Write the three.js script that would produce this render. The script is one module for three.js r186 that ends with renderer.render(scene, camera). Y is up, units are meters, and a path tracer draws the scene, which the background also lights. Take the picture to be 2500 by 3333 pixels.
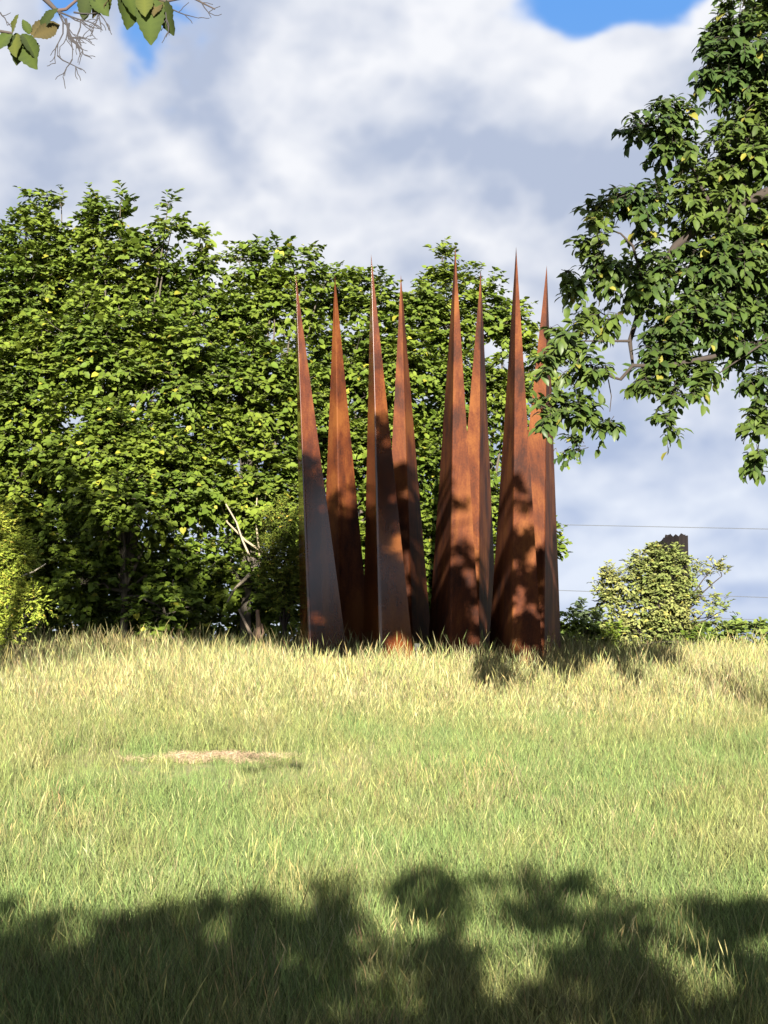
import * as THREE from 'three';
import { mergeGeometries } from 'three/addons/utils/BufferGeometryUtils.js';

// ------------------------------------------------------------------ camera, sky, sun, exposure
const EXPOSURE = 5.2;
const SUN_AZ = 0.5 * Math.PI / 180, SUN_EL = 19 * Math.PI / 180, SUN_I = 5;
const FPX = 4578, PITCH = 5.22 * Math.PI / 180, EYE = 1.6;         // focal length in photograph pixels (2500 x 3333)

const scene = new THREE.Scene();
const camera = new THREE.PerspectiveCamera(2 * Math.atan(1666.5 / FPX) * 180 / Math.PI, 2500 / 3333, 0.1, 3000);
camera.position.set(0, EYE, 0);
camera.rotation.set(PITCH, 0, 0);
scene.add(camera);
const renderer = new THREE.WebGLRenderer({ antialias: true });
renderer.setSize(768, 1024);
renderer.toneMapping = THREE.LinearToneMapping;
renderer.toneMappingExposure = EXPOSURE;
renderer.shadowMap.enabled = true;

const V = (x, y, z) => new THREE.Vector3(x, y, z);
const FWD = V(0, Math.sin(PITCH), -Math.cos(PITCH)), UPV = V(0, Math.cos(PITCH), Math.sin(PITCH));
const dirOf = (px, py) => V((px - 1250) / FPX, 0, 0).addScaledVector(UPV, (1666.5 - py) / FPX).add(FWD);
const at = (px, py, d) => { const v = dirOf(px, py); return v.multiplyScalar(-d / v.z).add(V(0, EYE, 0)); };   // a point d metres ahead of the camera's place
const SUN = V(Math.sin(SUN_AZ) * Math.cos(SUN_EL), Math.sin(SUN_EL), Math.cos(SUN_AZ) * Math.cos(SUN_EL));

// ------------------------------------------------------------------ numbers
function rng(seed) { let a = seed >>> 0; return () => { a = (a + 0x6D2B79F5) >>> 0; let t = a; t = Math.imul(t ^ (t >>> 15), t | 1); t ^= t + Math.imul(t ^ (t >>> 7), t | 61); return ((t ^ (t >>> 14)) >>> 0) / 4294967296; }; }
const PERM = new Uint8Array(512); { const r = rng(77); const p = [...Array(256).keys()]; for (let i = 255; i > 0; i--) { const j = Math.floor(r() * (i + 1)); [p[i], p[j]] = [p[j], p[i]]; } for (let i = 0; i < 512; i++) PERM[i] = p[i & 255]; }
const GRAD = new Float32Array(768); { const r = rng(5); for (let i = 0; i < 256; i++) { let x, y, z, q; do { x = r() * 2 - 1; y = r() * 2 - 1; z = r() * 2 - 1; q = Math.hypot(x, y, z); } while (q > 1 || q < 0.1); GRAD.set([x / q, y / q, z / q], i * 3); } }
function noise(x, y, z) {
  const X = Math.floor(x), Y = Math.floor(y), Z = Math.floor(z); x -= X; y -= Y; z -= Z;
  const u = x * x * x * (x * (x * 6 - 15) + 10), v = y * y * y * (y * (y * 6 - 15) + 10), w = z * z * z * (z * (z * 6 - 15) + 10);
  const a = X & 255, b = Y & 255, c = Z & 255;
  const h = (i, j, k) => { const g = PERM[PERM[PERM[(a + i) & 255] + ((b + j) & 255)] + ((c + k) & 255)] * 3, dx = x - i, dy = y - j, dz = z - k; return GRAD[g] * dx + GRAD[g + 1] * dy + GRAD[g + 2] * dz; };
  const l = (p, q, t) => p + (q - p) * t;
  return 1.55 * l(l(l(h(0, 0, 0), h(1, 0, 0), u), l(h(0, 1, 0), h(1, 1, 0), u), v), l(l(h(0, 0, 1), h(1, 0, 1), u), l(h(0, 1, 1), h(1, 1, 1), u), v), w);
}
function fbm(x, y, z, o) { let s = 0, a = 0.5, f = 1; for (let i = 0; i < o; i++) { s += a * noise(x * f + i * 17.3, y * f + i * 9.1, z * f + i * 5.7); a *= 0.52; f *= 2.03; } return s; }
const clamp = (x, a = 0, b = 1) => Math.min(b, Math.max(a, x));
const smooth = (a, b, x) => { const t = clamp((x - a) / (b - a)); return t * t * (3 - 2 * t); };
const mix = (a, b, t) => a + (b - a) * t;
const toSRGB = (c) => c <= 0.0031308 ? c * 12.92 : 1.055 * Math.pow(c, 1 / 2.4) - 0.055;

// ------------------------------------------------------------------ sky: broken cloud over blue
{
  const W = 2560, H = 1280, data = new Float32Array(W * H * 4);
  // cloud forms of that afternoon by direction: azimuth and elevation of the places (from where they stand in the sky), half-widths in radians
  const blob = (px, py, rx, ry, k) => { const d = dirOf(px, py); return [Math.atan2(d.x, -d.z), Math.atan2(d.y, Math.hypot(d.x, d.z)), rx / FPX, ry / FPX, k]; };
  const holes = [blob(2150, -30, 480, 90, 1.25), blob(1900, 80, 110, 80, 0.7), blob(2200, 80, 140, 50, 0.5), blob(450, 280, 110, 150, 0.45), blob(20, 640, 70, 130, 0.15), blob(170, 50, 90, 80, 0.9), blob(1950, -120, 420, 110, 0.8),
    blob(2100, 1780, 500, 260, 0.12), blob(2300, 1950, 400, 60, 0.2), blob(2430, 60, 90, 60, -0.9), blob(1850, 190, 60, 40, -0.3)];
  const lights = [blob(1150, 130, 480, 210, 0.42), blob(980, 560, 150, 110, 0.38), blob(590, 520, 110, 80, 0.34), blob(330, 370, 130, 60, 0.3), blob(2080, 240, 130, 130, 0.22), blob(900, 740, 250, 80, 0.2), blob(1700, 900, 330, 110, 0.24), blob(250, 200, 240, 80, 0.2), blob(2250, 100, 120, 80, 0.2),
    blob(1350, 480, 380, 120, -0.2), blob(150, 480, 260, 110, -0.18), blob(650, 690, 260, 70, -0.16), blob(1780, 640, 220, 130, -0.2), blob(1200, 640, 160, 70, -0.15), blob(2000, 1600, 500, 200, 0.05)];
  const sum = (list, az, el) => { let s = 0; for (const [a, e, rx, ry, k] of list) { const u = (az - a) / rx, v = (el - e) / ry, q = u * u + v * v; if (q < 9) s += k * Math.exp(-q); } return s; };
  for (let j = 0; j < H; j++) {
    const el = ((j + 0.5) / H - 0.5) * Math.PI, y = Math.sin(el), ce = Math.cos(el);
    for (let i = 0; i < W; i++) {
      const k = (j * W + i) * 4;
      if (el < -0.06) { data[k] = 0.16 / EXPOSURE; data[k + 1] = 0.17 / EXPOSURE; data[k + 2] = 0.12 / EXPOSURE; data[k + 3] = 1; continue; }
      const ph = ((i + 0.5) / W - 0.5) * 2 * Math.PI, x = ce * Math.cos(ph), z = ce * Math.sin(ph);
      const f = 2.6 / (Math.max(y, 0) + 0.75), qx = x * f, qy = y * 2.2, qz = z * f;
      const w1 = noise(qx * 3.1, qy * 3 + 4, qz * 3.1), w2 = noise(qx * 3.1 + 9, qy * 3, qz * 3.1 + 7);
      const c1 = fbm(qx * 2.3 + 0.25 * w1, qy * 2 + 1.3, qz * 2.3 + 0.25 * w2, 6);
      const c2 = fbm(qx * 4.2 + 0.45 * w2 + 31, qy * 4.5 + 0.3 * w1, qz * 4.2 + 0.4 * w1 + 11, 6);
      let bil = 0; { let a = 0.5, g = 5.0; for (let m = 0; m < 5; m++) { bil += a * (0.36 - Math.abs(noise(qx * g + 0.5 * w1 + m * 7, qy * g + 0.5 * w2, qz * g + m * 3))) * 2; a *= 0.5; g *= 2.1; } }
      const az = Math.atan2(x, -z) + 0.010 * w1 + 0.045 * c2, elw = el + 0.008 * w2 + 0.05 * c1;
      const cover = smooth(-0.04, 0.42, 0.76 + 0.45 * c1 + 0.55 * c2 + 0.5 * bil - sum(holes, az, elw));
      const b = clamp(0.28 + 1.0 * c2 + 0.6 * c1 + 0.75 * bil + sum(lights, az, elw));
      const bb = clamp(b + 0.9 * cover * (1 - cover));
      const up = clamp(el / 0.6), bR = mix(0.33, 0.085, up), bG = mix(0.54, 0.34, up), bB = mix(0.86, 0.90, up);
      const lo = smooth(0.02, 0.28, el);                                    // the lowest clouds are seen through more air
      const cR = mix(mix(0.45, 0.48, lo), mix(0.78, 0.93, lo), bb), cG = mix(mix(0.55, 0.55, lo), mix(0.85, 0.945, lo), bb), cB = mix(mix(0.78, 0.71, lo), mix(0.98, 0.99, lo), bb);
      data[k] = mix(bR, cR, cover) / EXPOSURE; data[k + 1] = mix(bG, cG, cover) / EXPOSURE; data[k + 2] = mix(bB, cB, cover) / EXPOSURE; data[k + 3] = 1;
    }
  }
  const t = new THREE.DataTexture(data, W, H, THREE.RGBAFormat, THREE.FloatType);
  t.mapping = THREE.EquirectangularReflectionMapping; t.magFilter = THREE.LinearFilter; t.minFilter = THREE.LinearFilter; t.needsUpdate = true;
  scene.background = t; scene.environment = t;
}
const sun = new THREE.DirectionalLight(0xfff5e6, SUN_I);
sun.position.copy(SUN).multiplyScalar(80).add(V(0, 0, -15)); sun.target.position.set(0, 0, -15);
sun.castShadow = true; sun.shadow.mapSize.set(4096, 4096); sun.shadow.radius = 1;
Object.assign(sun.shadow.camera, { left: -40, right: 40, top: 40, bottom: -40, near: 1, far: 200 });
scene.add(sun, sun.target);

// ------------------------------------------------------------------ naming
const used = {};
function numbered(n) { const k = used[n] = (used[n] ?? -1) + 1; return k ? n + '_' + String(k).padStart(3, '0') : n; }
function tag(o, label, category, group, kind) { Object.assign(o.userData, label && { label }, category && { category }, group && { group }, kind && { kind }); return o; }
function add(o, name, parent = scene) { o.name = parent === scene ? numbered(name) : name; o.castShadow = o.receiveShadow = true; parent.add(o); return o; }
function base(name, p) { const g = new THREE.Group(); add(g, name); g.position.copy(p); return g; }

// ------------------------------------------------------------------ mesh builder (vertex colours in linear values)
class MB {
  constructor(origin = V(0, 0, 0)) { this.p = []; this.n = []; this.c = []; this.i = []; this.o = origin; }
  v(p, n, c) { this.p.push(p.x - this.o.x, p.y - this.o.y, p.z - this.o.z); this.n.push(n.x, n.y, n.z); if (c) this.c.push(c[0], c[1], c[2]); return this.p.length / 3 - 1; }
  geo() {
    const g = new THREE.BufferGeometry();
    g.setAttribute('position', new THREE.Float32BufferAttribute(this.p, 3)); g.setAttribute('normal', new THREE.Float32BufferAttribute(this.n, 3));
    if (this.c.length) g.setAttribute('color', new THREE.Float32BufferAttribute(this.c, 3));
    g.setIndex(this.i); return g;
  }
  mesh(name, mat, parent) { return add(new THREE.Mesh(this.geo(), mat), name, parent); }
  // an ovate leaf, folded along its midrib: 4 triangles
  broad(p, d, n, L, W, c) {
    const s = d.clone().cross(n).normalize(), m = n.clone().cross(s);
    const nl = n.clone().addScaledVector(s, -0.35).normalize(), nr = n.clone().addScaledVector(s, 0.35).normalize(), h = 0.14 * W;
    const q = (a, b, e) => p.clone().addScaledVector(m, a * L).addScaledVector(s, b * W).addScaledVector(n, e);
    const a = this.v(p, n, c), l1 = this.v(q(0.3, 0.46, h), nl, c), l2 = this.v(q(0.66, 0.38, h * 0.6), nl, c), t = this.v(q(1, 0, -0.12 * L), n, c), r1 = this.v(q(0.3, -0.46, h), nr, c), r2 = this.v(q(0.66, -0.38, h * 0.6), nr, c);
    this.i.push(a, l1, l2, a, l2, t, a, t, r2, a, r2, r1);
  }
  // a long leaf that arches over: 8 triangles
  long(p, d, n, L, W, c, bend = 0.5) {
    const s = d.clone().cross(n).normalize(), T = [0, 0.36, 0.72, 1], wd = [0, 0.5, 0.42, 0], mid = [], lf = [], rt = [];
    for (let k = 0; k < 4; k++) {
      const t = T[k], q = p.clone().addScaledVector(d, t * L * (1 - 0.25 * bend * t)).addScaledVector(n, -bend * L * t * t * 0.6), nn = n.clone().addScaledVector(d, bend * 1.2 * t).normalize();
      mid.push(this.v(q, nn, c));
      if (wd[k]) for (const [arr, sg] of [[lf, 1], [rt, -1]]) arr[k] = this.v(q.clone().addScaledVector(s, sg * wd[k] * W).addScaledVector(nn, 0.13 * W), nn.clone().addScaledVector(s, -sg * 0.4).normalize(), c);
    }
    this.i.push(mid[0], lf[1], mid[1], mid[1], lf[1], lf[2], mid[1], lf[2], mid[2], mid[2], lf[2], mid[3], mid[0], mid[1], rt[1], mid[1], rt[2], rt[1], mid[1], mid[2], rt[2], mid[2], mid[3], rt[2]);
  }
  tube(pts, r0, r1, seg = 6, c) {
    const n = pts.length; let prev = null; let u = V(1, 0, 0);
    for (let k = 0; k < n; k++) {
      const d = pts[Math.min(n - 1, k + 1)].clone().sub(pts[Math.max(0, k - 1)]).normalize();
      u = u.sub(d.clone().multiplyScalar(u.dot(d))); if (u.lengthSq() < 1e-4) u = V(0, 0, 1).cross(d); u.normalize();
      const w = d.clone().cross(u), r = mix(r0, r1, k / (n - 1)), ring = [];
      for (let s = 0; s < seg; s++) { const a = s / seg * 2 * Math.PI, nn = u.clone().multiplyScalar(Math.cos(a)).addScaledVector(w, Math.sin(a)); ring.push(this.v(pts[k].clone().addScaledVector(nn, r), nn, c)); }
      if (prev) for (let s = 0; s < seg; s++) { const s1 = (s + 1) % seg; this.i.push(prev[s], prev[s1], ring[s1], prev[s], ring[s1], ring[s]); }
      prev = ring;
    }
    const tip = this.v(pts[n - 1].clone(), pts[n - 1].clone().sub(pts[n - 2]).normalize(), c); for (let s = 0; s < seg; s++) this.i.push(prev[s], prev[(s + 1) % seg], tip);
  }
}
const rdir = (r) => { let v; do v = V(r() * 2 - 1, r() * 2 - 1, r() * 2 - 1); while (v.lengthSq() > 1 || v.lengthSq() < 0.01); return v.normalize(); };
function bez(a, b, c, n, r, wob) { const o = []; for (let k = 0; k <= n; k++) { const t = k / n, p = a.clone().multiplyScalar((1 - t) * (1 - t)).addScaledVector(b, 2 * t * (1 - t)).addScaledVector(c, t * t); if (wob && k && k < n) p.addScaledVector(rdir(r), wob); o.push(p); } return o; }

// ------------------------------------------------------------------ materials
const leafMat = (rough = 0.6, tr = 0.36) => new THREE.MeshPhysicalMaterial({ color: 0xffffff, vertexColors: true, roughness: rough, side: THREE.DoubleSide, transmission: tr, thickness: 0, specularIntensity: 0.25 });
const LEAF = leafMat(), LEAF_DULL = leafMat(0.75, 0.2);
function noiseTexture(w, h, fn, srgb = true) {
  const d = new Uint8Array(w * h * 4);
  for (let j = 0; j < h; j++) for (let i = 0; i < w; i++) { const c = fn(i / w, j / h), k = (j * w + i) * 4; for (let m = 0; m < 3; m++) d[k + m] = Math.round(255 * clamp(srgb ? toSRGB(c[m]) : c[m])); d[k + 3] = 255; }
  const t = new THREE.DataTexture(d, w, h); t.magFilter = THREE.LinearFilter; t.minFilter = THREE.LinearFilter; t.wrapS = t.wrapT = THREE.RepeatWrapping; if (srgb) t.colorSpace = THREE.SRGBColorSpace; t.needsUpdate = true; return t;
}
const BARK = new THREE.MeshStandardMaterial({ vertexColors: true, roughness: 0.95 });
const GREY_BARK = [0.05, 0.042, 0.032], BROWN_BARK = [0.022, 0.016, 0.012], PALE_WOOD = [0.20, 0.17, 0.125];

// ------------------------------------------------------------------ ground
const GP = [[-400, -1.5], [-40, -0.2], [0, -0.06], [6, 0.0], [9, 0.15], [13, 0.5], [17, 0.74], [20.5, 0.96], [23, 1.03], [27, 0.95], [40, 0.3], [70, -0.9], [200, -3], [900, -9]];
function ground(x, z) {
  const d = -z; let k = 0; while (k < GP.length - 2 && d > GP[k + 1][0]) k++;
  const m = (i) => { i = clamp(i, 0, GP.length - 1); const a = Math.max(0, i - 1), b = Math.min(GP.length - 1, i + 1); return (GP[b][1] - GP[a][1]) / (GP[b][0] - GP[a][0]); };
  const [x0, y0] = GP[k], [x1, y1] = GP[k + 1], w = x1 - x0, t = clamp((d - x0) / w), t2 = t * t, t3 = t2 * t;
  const y = (2 * t3 - 3 * t2 + 1) * y0 + (t3 - 2 * t2 + t) * w * m(k) + (-2 * t3 + 3 * t2) * y1 + (t3 - t2) * w * m(k + 1);
  return y - 0.012 * x * smooth(4, 20, d) * smooth(60, 30, Math.abs(x)) + 0.05 * noise(x * 0.35, 3, z * 0.35) + 0.02 * noise(x * 1.3, 8, z * 1.3);
}
const onGround = (px, d) => { const p = at(px, 2085, d); p.y = ground(p.x, p.z); return p; };
{
  const xs = [], zs = [];
  for (let i = -110; i <= 110; i++) xs.push(Math.sinh(i / 110 * 5.2) / Math.sinh(5.2) * 700);
  for (let j = 0; j <= 150; j++) zs.push(mix(60, -45, j / 150));
  for (let j = 1; j <= 40; j++) zs.push(-45 - 755 * (j / 40) ** 2.2);
  zs.unshift(300, 180, 110);
  const p = [], uv = [], idx = [], nx = xs.length;
  for (const z of zs) for (const x of xs) { p.push(x, ground(x, z), z); uv.push(x / 6, z / 6); }
  for (let j = 0; j < zs.length - 1; j++) for (let i = 0; i < nx - 1; i++) { const a = j * nx + i; idx.push(a, a + 1, a + nx, a + 1, a + nx + 1, a + nx); }
  const g = new THREE.BufferGeometry(); g.setAttribute('position', new THREE.Float32BufferAttribute(p, 3)); g.setAttribute('uv', new THREE.Float32BufferAttribute(uv, 2)); g.setIndex(idx); g.computeVertexNormals();
  const map = noiseTexture(1024, 1024, (u, v) => {
    const a = (f, s) => { const X = Math.cos(u * 6.2832), Y = Math.sin(u * 6.2832), Z = Math.cos(v * 6.2832), Q = Math.sin(v * 6.2832); return fbm(X * f + s, Y * f + Z * f * 0.7, Q * f - s, 4); };
    const n = a(6, 3), m = a(22, 9), k = clamp(0.5 + n * 0.9 + m * 0.6);
    return [mix(0.055, 0.17, k), mix(0.065, 0.15, k), mix(0.022, 0.062, k)];
  });
  const o = add(new THREE.Mesh(g, new THREE.MeshStandardMaterial({ map, roughness: 1 })), 'ground'); tag(o, 'gently rising meadow ground under the long grass', 'ground', null, 'structure');
}

// ------------------------------------------------------------------ grass
const C = { green: [0.080, 0.122, 0.031], mid: [0.102, 0.121, 0.033], straw: [0.186, 0.180, 0.068], pale: [0.225, 0.211, 0.098], brown: [0.125, 0.105, 0.05], deep: [0.056, 0.100, 0.026] };
const mix3 = (a, b, t) => [mix(a[0], b[0], t), mix(a[1], b[1], t), mix(a[2], b[2], t)];
function bladeTuft(seed, n, h0, h1, w, spread, lean, heads) {
  const r = rng(seed), mb = new MB();
  for (let k = 0; k < n; k++) {
    const a = r() * 6.2832, rad = spread * Math.sqrt(r()), p = V(Math.cos(a) * rad, -0.02, Math.sin(a) * rad), h = mix(h0, h1, r()), tn = 0.5 + 1.0 * r(), tc = [tn * (0.93 + 0.14 * r()), tn, tn * 0.95], b = r() * 6.2832, l = lean * (0.2 + r()) * h, ld = V(Math.cos(b), 0, Math.sin(b)), f = r() * 6.2832, s = V(Math.cos(f), 0, Math.sin(f)), n1 = s.clone().cross(V(0, 1, 0)).normalize().add(V(0, 0.35, 0)).normalize();
    const q = (t) => p.clone().add(V(0, (h + 0.02) * t * (1 - 0.22 * lean * t), 0)).addScaledVector(ld, l * t * t), seg = heads ? 2 : 3; let pr = null;
    for (let j = 0; j <= seg; j++) {
      const t = j / seg, ww = heads ? w * 0.55 : w * (1 - t * t) , c = q(t);
      const cur = j === seg && !heads ? [mb.v(c, n1, tc)] : [mb.v(c.clone().addScaledVector(s, ww / 2), n1, tc), mb.v(c.clone().addScaledVector(s, -ww / 2), n1, tc)];
      if (pr) { mb.i.push(pr[0], cur[0], pr[1]); if (cur[1] !== undefined) mb.i.push(pr[1], cur[0], cur[1]); }
      pr = cur;
    }
    if (heads) {                                                            // a seed head: two crossed spindles
      const c0 = q(0.8), dd = q(1.0).sub(q(0.85)).normalize(), L = h * (0.2 + 0.12 * r()), W2 = w * (1.0 + 1.4 * r());
      for (const e of [s, s.clone().cross(V(0, 1, 0))]) { const n1 = e.clone().cross(V(0, 1, 0)).add(V(0, 0.35, 0)).normalize(), a0 = mb.v(c0, n1, tc), a1 = mb.v(c0.clone().addScaledVector(dd, L * 0.45).addScaledVector(e, W2 / 2), n1, tc), a2 = mb.v(c0.clone().addScaledVector(dd, L * 0.45).addScaledVector(e, -W2 / 2), n1, tc), a3 = mb.v(c0.clone().addScaledVector(dd, L), n1, tc); mb.i.push(a0, a1, a2, a1, a3, a2); }
    }
  }
  return mb.geo();
}
const GRASS = new THREE.MeshStandardMaterial({ color: 0xffffff, vertexColors: true, roughness: 0.8, side: THREE.DoubleSide });
function scatter(name, label, geos, seed, d0, d1, density, place) {
  const r = rng(seed), lists = geos.map(() => []);
  for (let d = d0; d < d1; d += 0.25) {
    const hw = 0.30 * (d + 0.25) + 1.3, count = density(d) * 0.25 * 2 * hw;
    for (let k = 0; k < count; k++) { const x = (r() * 2 - 1) * hw, z = -(d + r() * 0.25), o = place(x, z, r); if (o) lists[Math.floor(r() * geos.length)].push([x, z, o]); }
  }
  const group = lists.length > 1 ? lists : lists;
  const M = new THREE.Matrix4(), Q = new THREE.Quaternion(), E = new THREE.Euler(), col = new THREE.Color();
  group.forEach((list, gi) => {
    const im = new THREE.InstancedMesh(geos[gi], GRASS, list.length);
    list.forEach(([x, z, o], k) => { E.set((r() - 0.5) * 0.25, r() * 6.2832, (r() - 0.5) * 0.25); Q.setFromEuler(E); M.compose(V(x, ground(x, z), z), Q, V(o.w ?? o.s, o.s, o.w ?? o.s)); im.setMatrixAt(k, M); im.setColorAt(k, col.setRGB(...o.c)); });
    add(im, name); tag(im, label[gi % label.length], 'grass', null, 'stuff');
  });
}
const dryAt = (x, z) => { const p = DRY, u = (x - p.x) / 0.62, v = (z - p.z) / 0.27; return u * u + v * v + 1.5 * noise(x * 3, 2, z * 5); };
const DRY = V((725 - 1250) / FPX * 13.2, 0, -13.2);
const patch = (x, z) => fbm(x * 0.55 + 20, 1.5, z * 0.38, 3) + 0.35 * noise(x * 2.1, 6, z * 1.6);
function turfColour(x, z, r) {
  const d = -z, k = patch(x, z) * 1.5 + smooth(11, 19, d) * 0.42 - 0.20 - 0.06 * smooth(9.5, 6.5, d), j = r();
  let c = k < 0.12 ? mix3(C.green, C.mid, smooth(-0.5, 0.12, k)) : mix3(C.mid, C.straw, smooth(0.12, 0.85, k));
  if (j < 0.10) c = mix3(c, C.straw, 0.75); else if (j < 0.15) c = mix3(c, C.brown, 0.7); else if (j < 0.24) c = mix3(c, C.deep, 0.6);
  const g = 0.8 + 0.4 * r(); return c.map((e) => e * g);
}
{
  const turf = [1, 2, 3, 4].map((s) => bladeTuft(s, 15, 0.06, 0.24, 0.0046, 0.09, 0.6, false));
  scatter('meadow_grass', ['short green and yellow meadow grass covering the field'], turf, 11, 4.6, 30, (d) => d < 10 ? 300 : d < 16 ? 230 : d < 24 ? 150 : 60, (x, z, r) => {
    if (r() > smooth(0.55, 1.35, dryAt(x, z))) return null;
    const near = Math.abs(x - DRY.x) < 1.5 ? smooth(11.2, 12.2, -z) * smooth(13.6, 13.3, -z) : 0, s = (0.75 + 0.5 * r() + 0.5 * smooth(14, 19, -z) + 0.25 * patch(x, z)) * (1 - 0.5 * near); return { s, w: s * (1 + 0.4 * smooth(12, 20, -z)), c: turfColour(x, z, r) };
  });
  const tall = [5, 6, 7].map((s) => bladeTuft(s, 13, 0.2, 0.5, 0.0030, 0.20, 0.34, true));
  scatter('tall_grass', ['tall pale seeding grass standing thickest toward the sculpture'], tall, 12, 4.6, 34, (d) => 44 + 8 * smooth(9, 12, d) + 85 * smooth(15.5, 18, d) * smooth(32, 24, d), (x, z, r) => {
    const d = -z, k = patch(x, z); if (dryAt(x, z) < 1.6 && r() < 0.9) return null;
    if (d < 15.5 && r() > 0.55 + k * 1.2) return null;
    if (d < 13.9 && d > 11.6 && Math.abs(x - DRY.x) < 1.3 && r() < 0.8) return null;
    const s = (0.5 + 0.5 * r() + 0.55 * Math.pow(r(), 5)) * (0.74 + 0.50 * smooth(13, 19, d)), t = r(); return { s, w: s, c: (d < 14.5 && t < 0.62 ? mix3(C.mid, C.straw, r()) : t < 0.5 ? C.straw : t < 0.78 ? C.pale : t < 0.9 ? C.mid : C.brown).map((e) => e * (0.8 + 0.35 * r())) };
  });
  const thatch = [8, 9].map((s) => bladeTuft(s, 12, 0.05, 0.12, 0.006, 0.08, 2.6, false));
  scatter('dry_grass', ['flattened patch of dry pinkish straw in the middle of the field'], thatch, 13, 12.4, 14.1, () => 900, (x, z, r) => { if (r() < smooth(0.6, 1.5, dryAt(x, z))) return null; const s = 0.7 + 0.5 * r(), g = 0.75 + 0.4 * r(); return { s, c: [0.34 * g, 0.255 * g, 0.175 * g] }; });
}

// ------------------------------------------------------------------ the sculpture: eight folded steel spikes
const SPIKES = [ // pixels of tip, of left wing, fold and right wing at the ground; depth of the fold, how far the wings reach back
  { tip: [962, 888], bl: 981, bf: 1012, br: 1152, d: 20.6, wl: 1.6, wr: 0.22, by: 2140, note: 'leftmost spike whose front has a dull grey sheen' },
  { tip: [1090, 893], bl: 1036, bf: 1112, br: 1223, d: 21.9, wl: 0.5, wr: 0.45, by: 2155 },
  { tip: [1208, 826], bl: 1178, bf: 1238, br: 1362, d: 20.2, wl: 2.0, wr: 0.12, by: 2150, note: 'third spike from the left, its front with a dull grey sheen' },
  { tip: [1305, 894], bl: 1234, bf: 1346, br: 1419, d: 21.6, wl: 0.1, wr: 1.0, by: 2160 },
  { tip: [1482, 803], bl: 1381, bf: 1458, br: 1575, d: 20.2, wl: 2.1, wr: 0.1, by: 2155 },
  { tip: [1565, 882], bl: 1448, bf: 1556, br: 1627, d: 21.4, wl: 0.15, wr: 2.3, by: 2160 },
  { tip: [1680, 802], bl: 1578, bf: 1662, br: 1774, d: 19.7, wl: 2.1, wr: 0.1, by: 2165, note: 'spike nearest the camera, its foot in full sun' },
  { tip: [1780, 862], bl: 1622, bf: 1769, br: 1830, d: 20.9, wl: 0.15, wr: 2.5, by: 2160, note: 'rightmost spike with a dark right face' }];
const GLOSS = [1, 0, 1, 0, 0, 0, 0, 0];                                // two spikes still carry smooth dark mill scale that mirrors the sky
function rustTexture(s, Wm, Hm) {
  return noiseTexture(512, 1024, (u, v) => {
    const X = u * Wm, Y = v * Hm, o = s * 13.7;
    const streak = fbm(X * 11 + o, Y * 1.7, o, 4), fine = noise(X * 60 + o, Y * 7, 3), blot = fbm(X * 2.2 + o, Y * 1.3, 7 + o, 4), grain = noise(X * 130, Y * 130, o), speck = noise(X * 38, Y * 38, 4 + o);
    const t = clamp(0.5 + streak * 0.4 + blot * 1.3 + fine * 0.14 + grain * 0.16 + speck * 0.16);
    let c = t < 0.5 ? mix3([0.018, 0.0046, 0.0020], [0.056, 0.0139, 0.0033], t * 2) : mix3([0.056, 0.0139, 0.0033], [0.100, 0.033, 0.0072], t * 2 - 1);
    const run = smooth(0.22, 0.5, fbm(X * 5 + o, Y * 0.35 + 2, o + 3, 3)); c = mix3(c, [0.082, 0.031, 0.0078], run * 0.5);
    const dark = smooth(0.28, 0.55, fbm(X * 3.5 - o, Y * 0.9, o + 12, 4)); c = mix3(c, [0.017, 0.0058, 0.0042], dark * 0.55);
    return c;
  });
}
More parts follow.
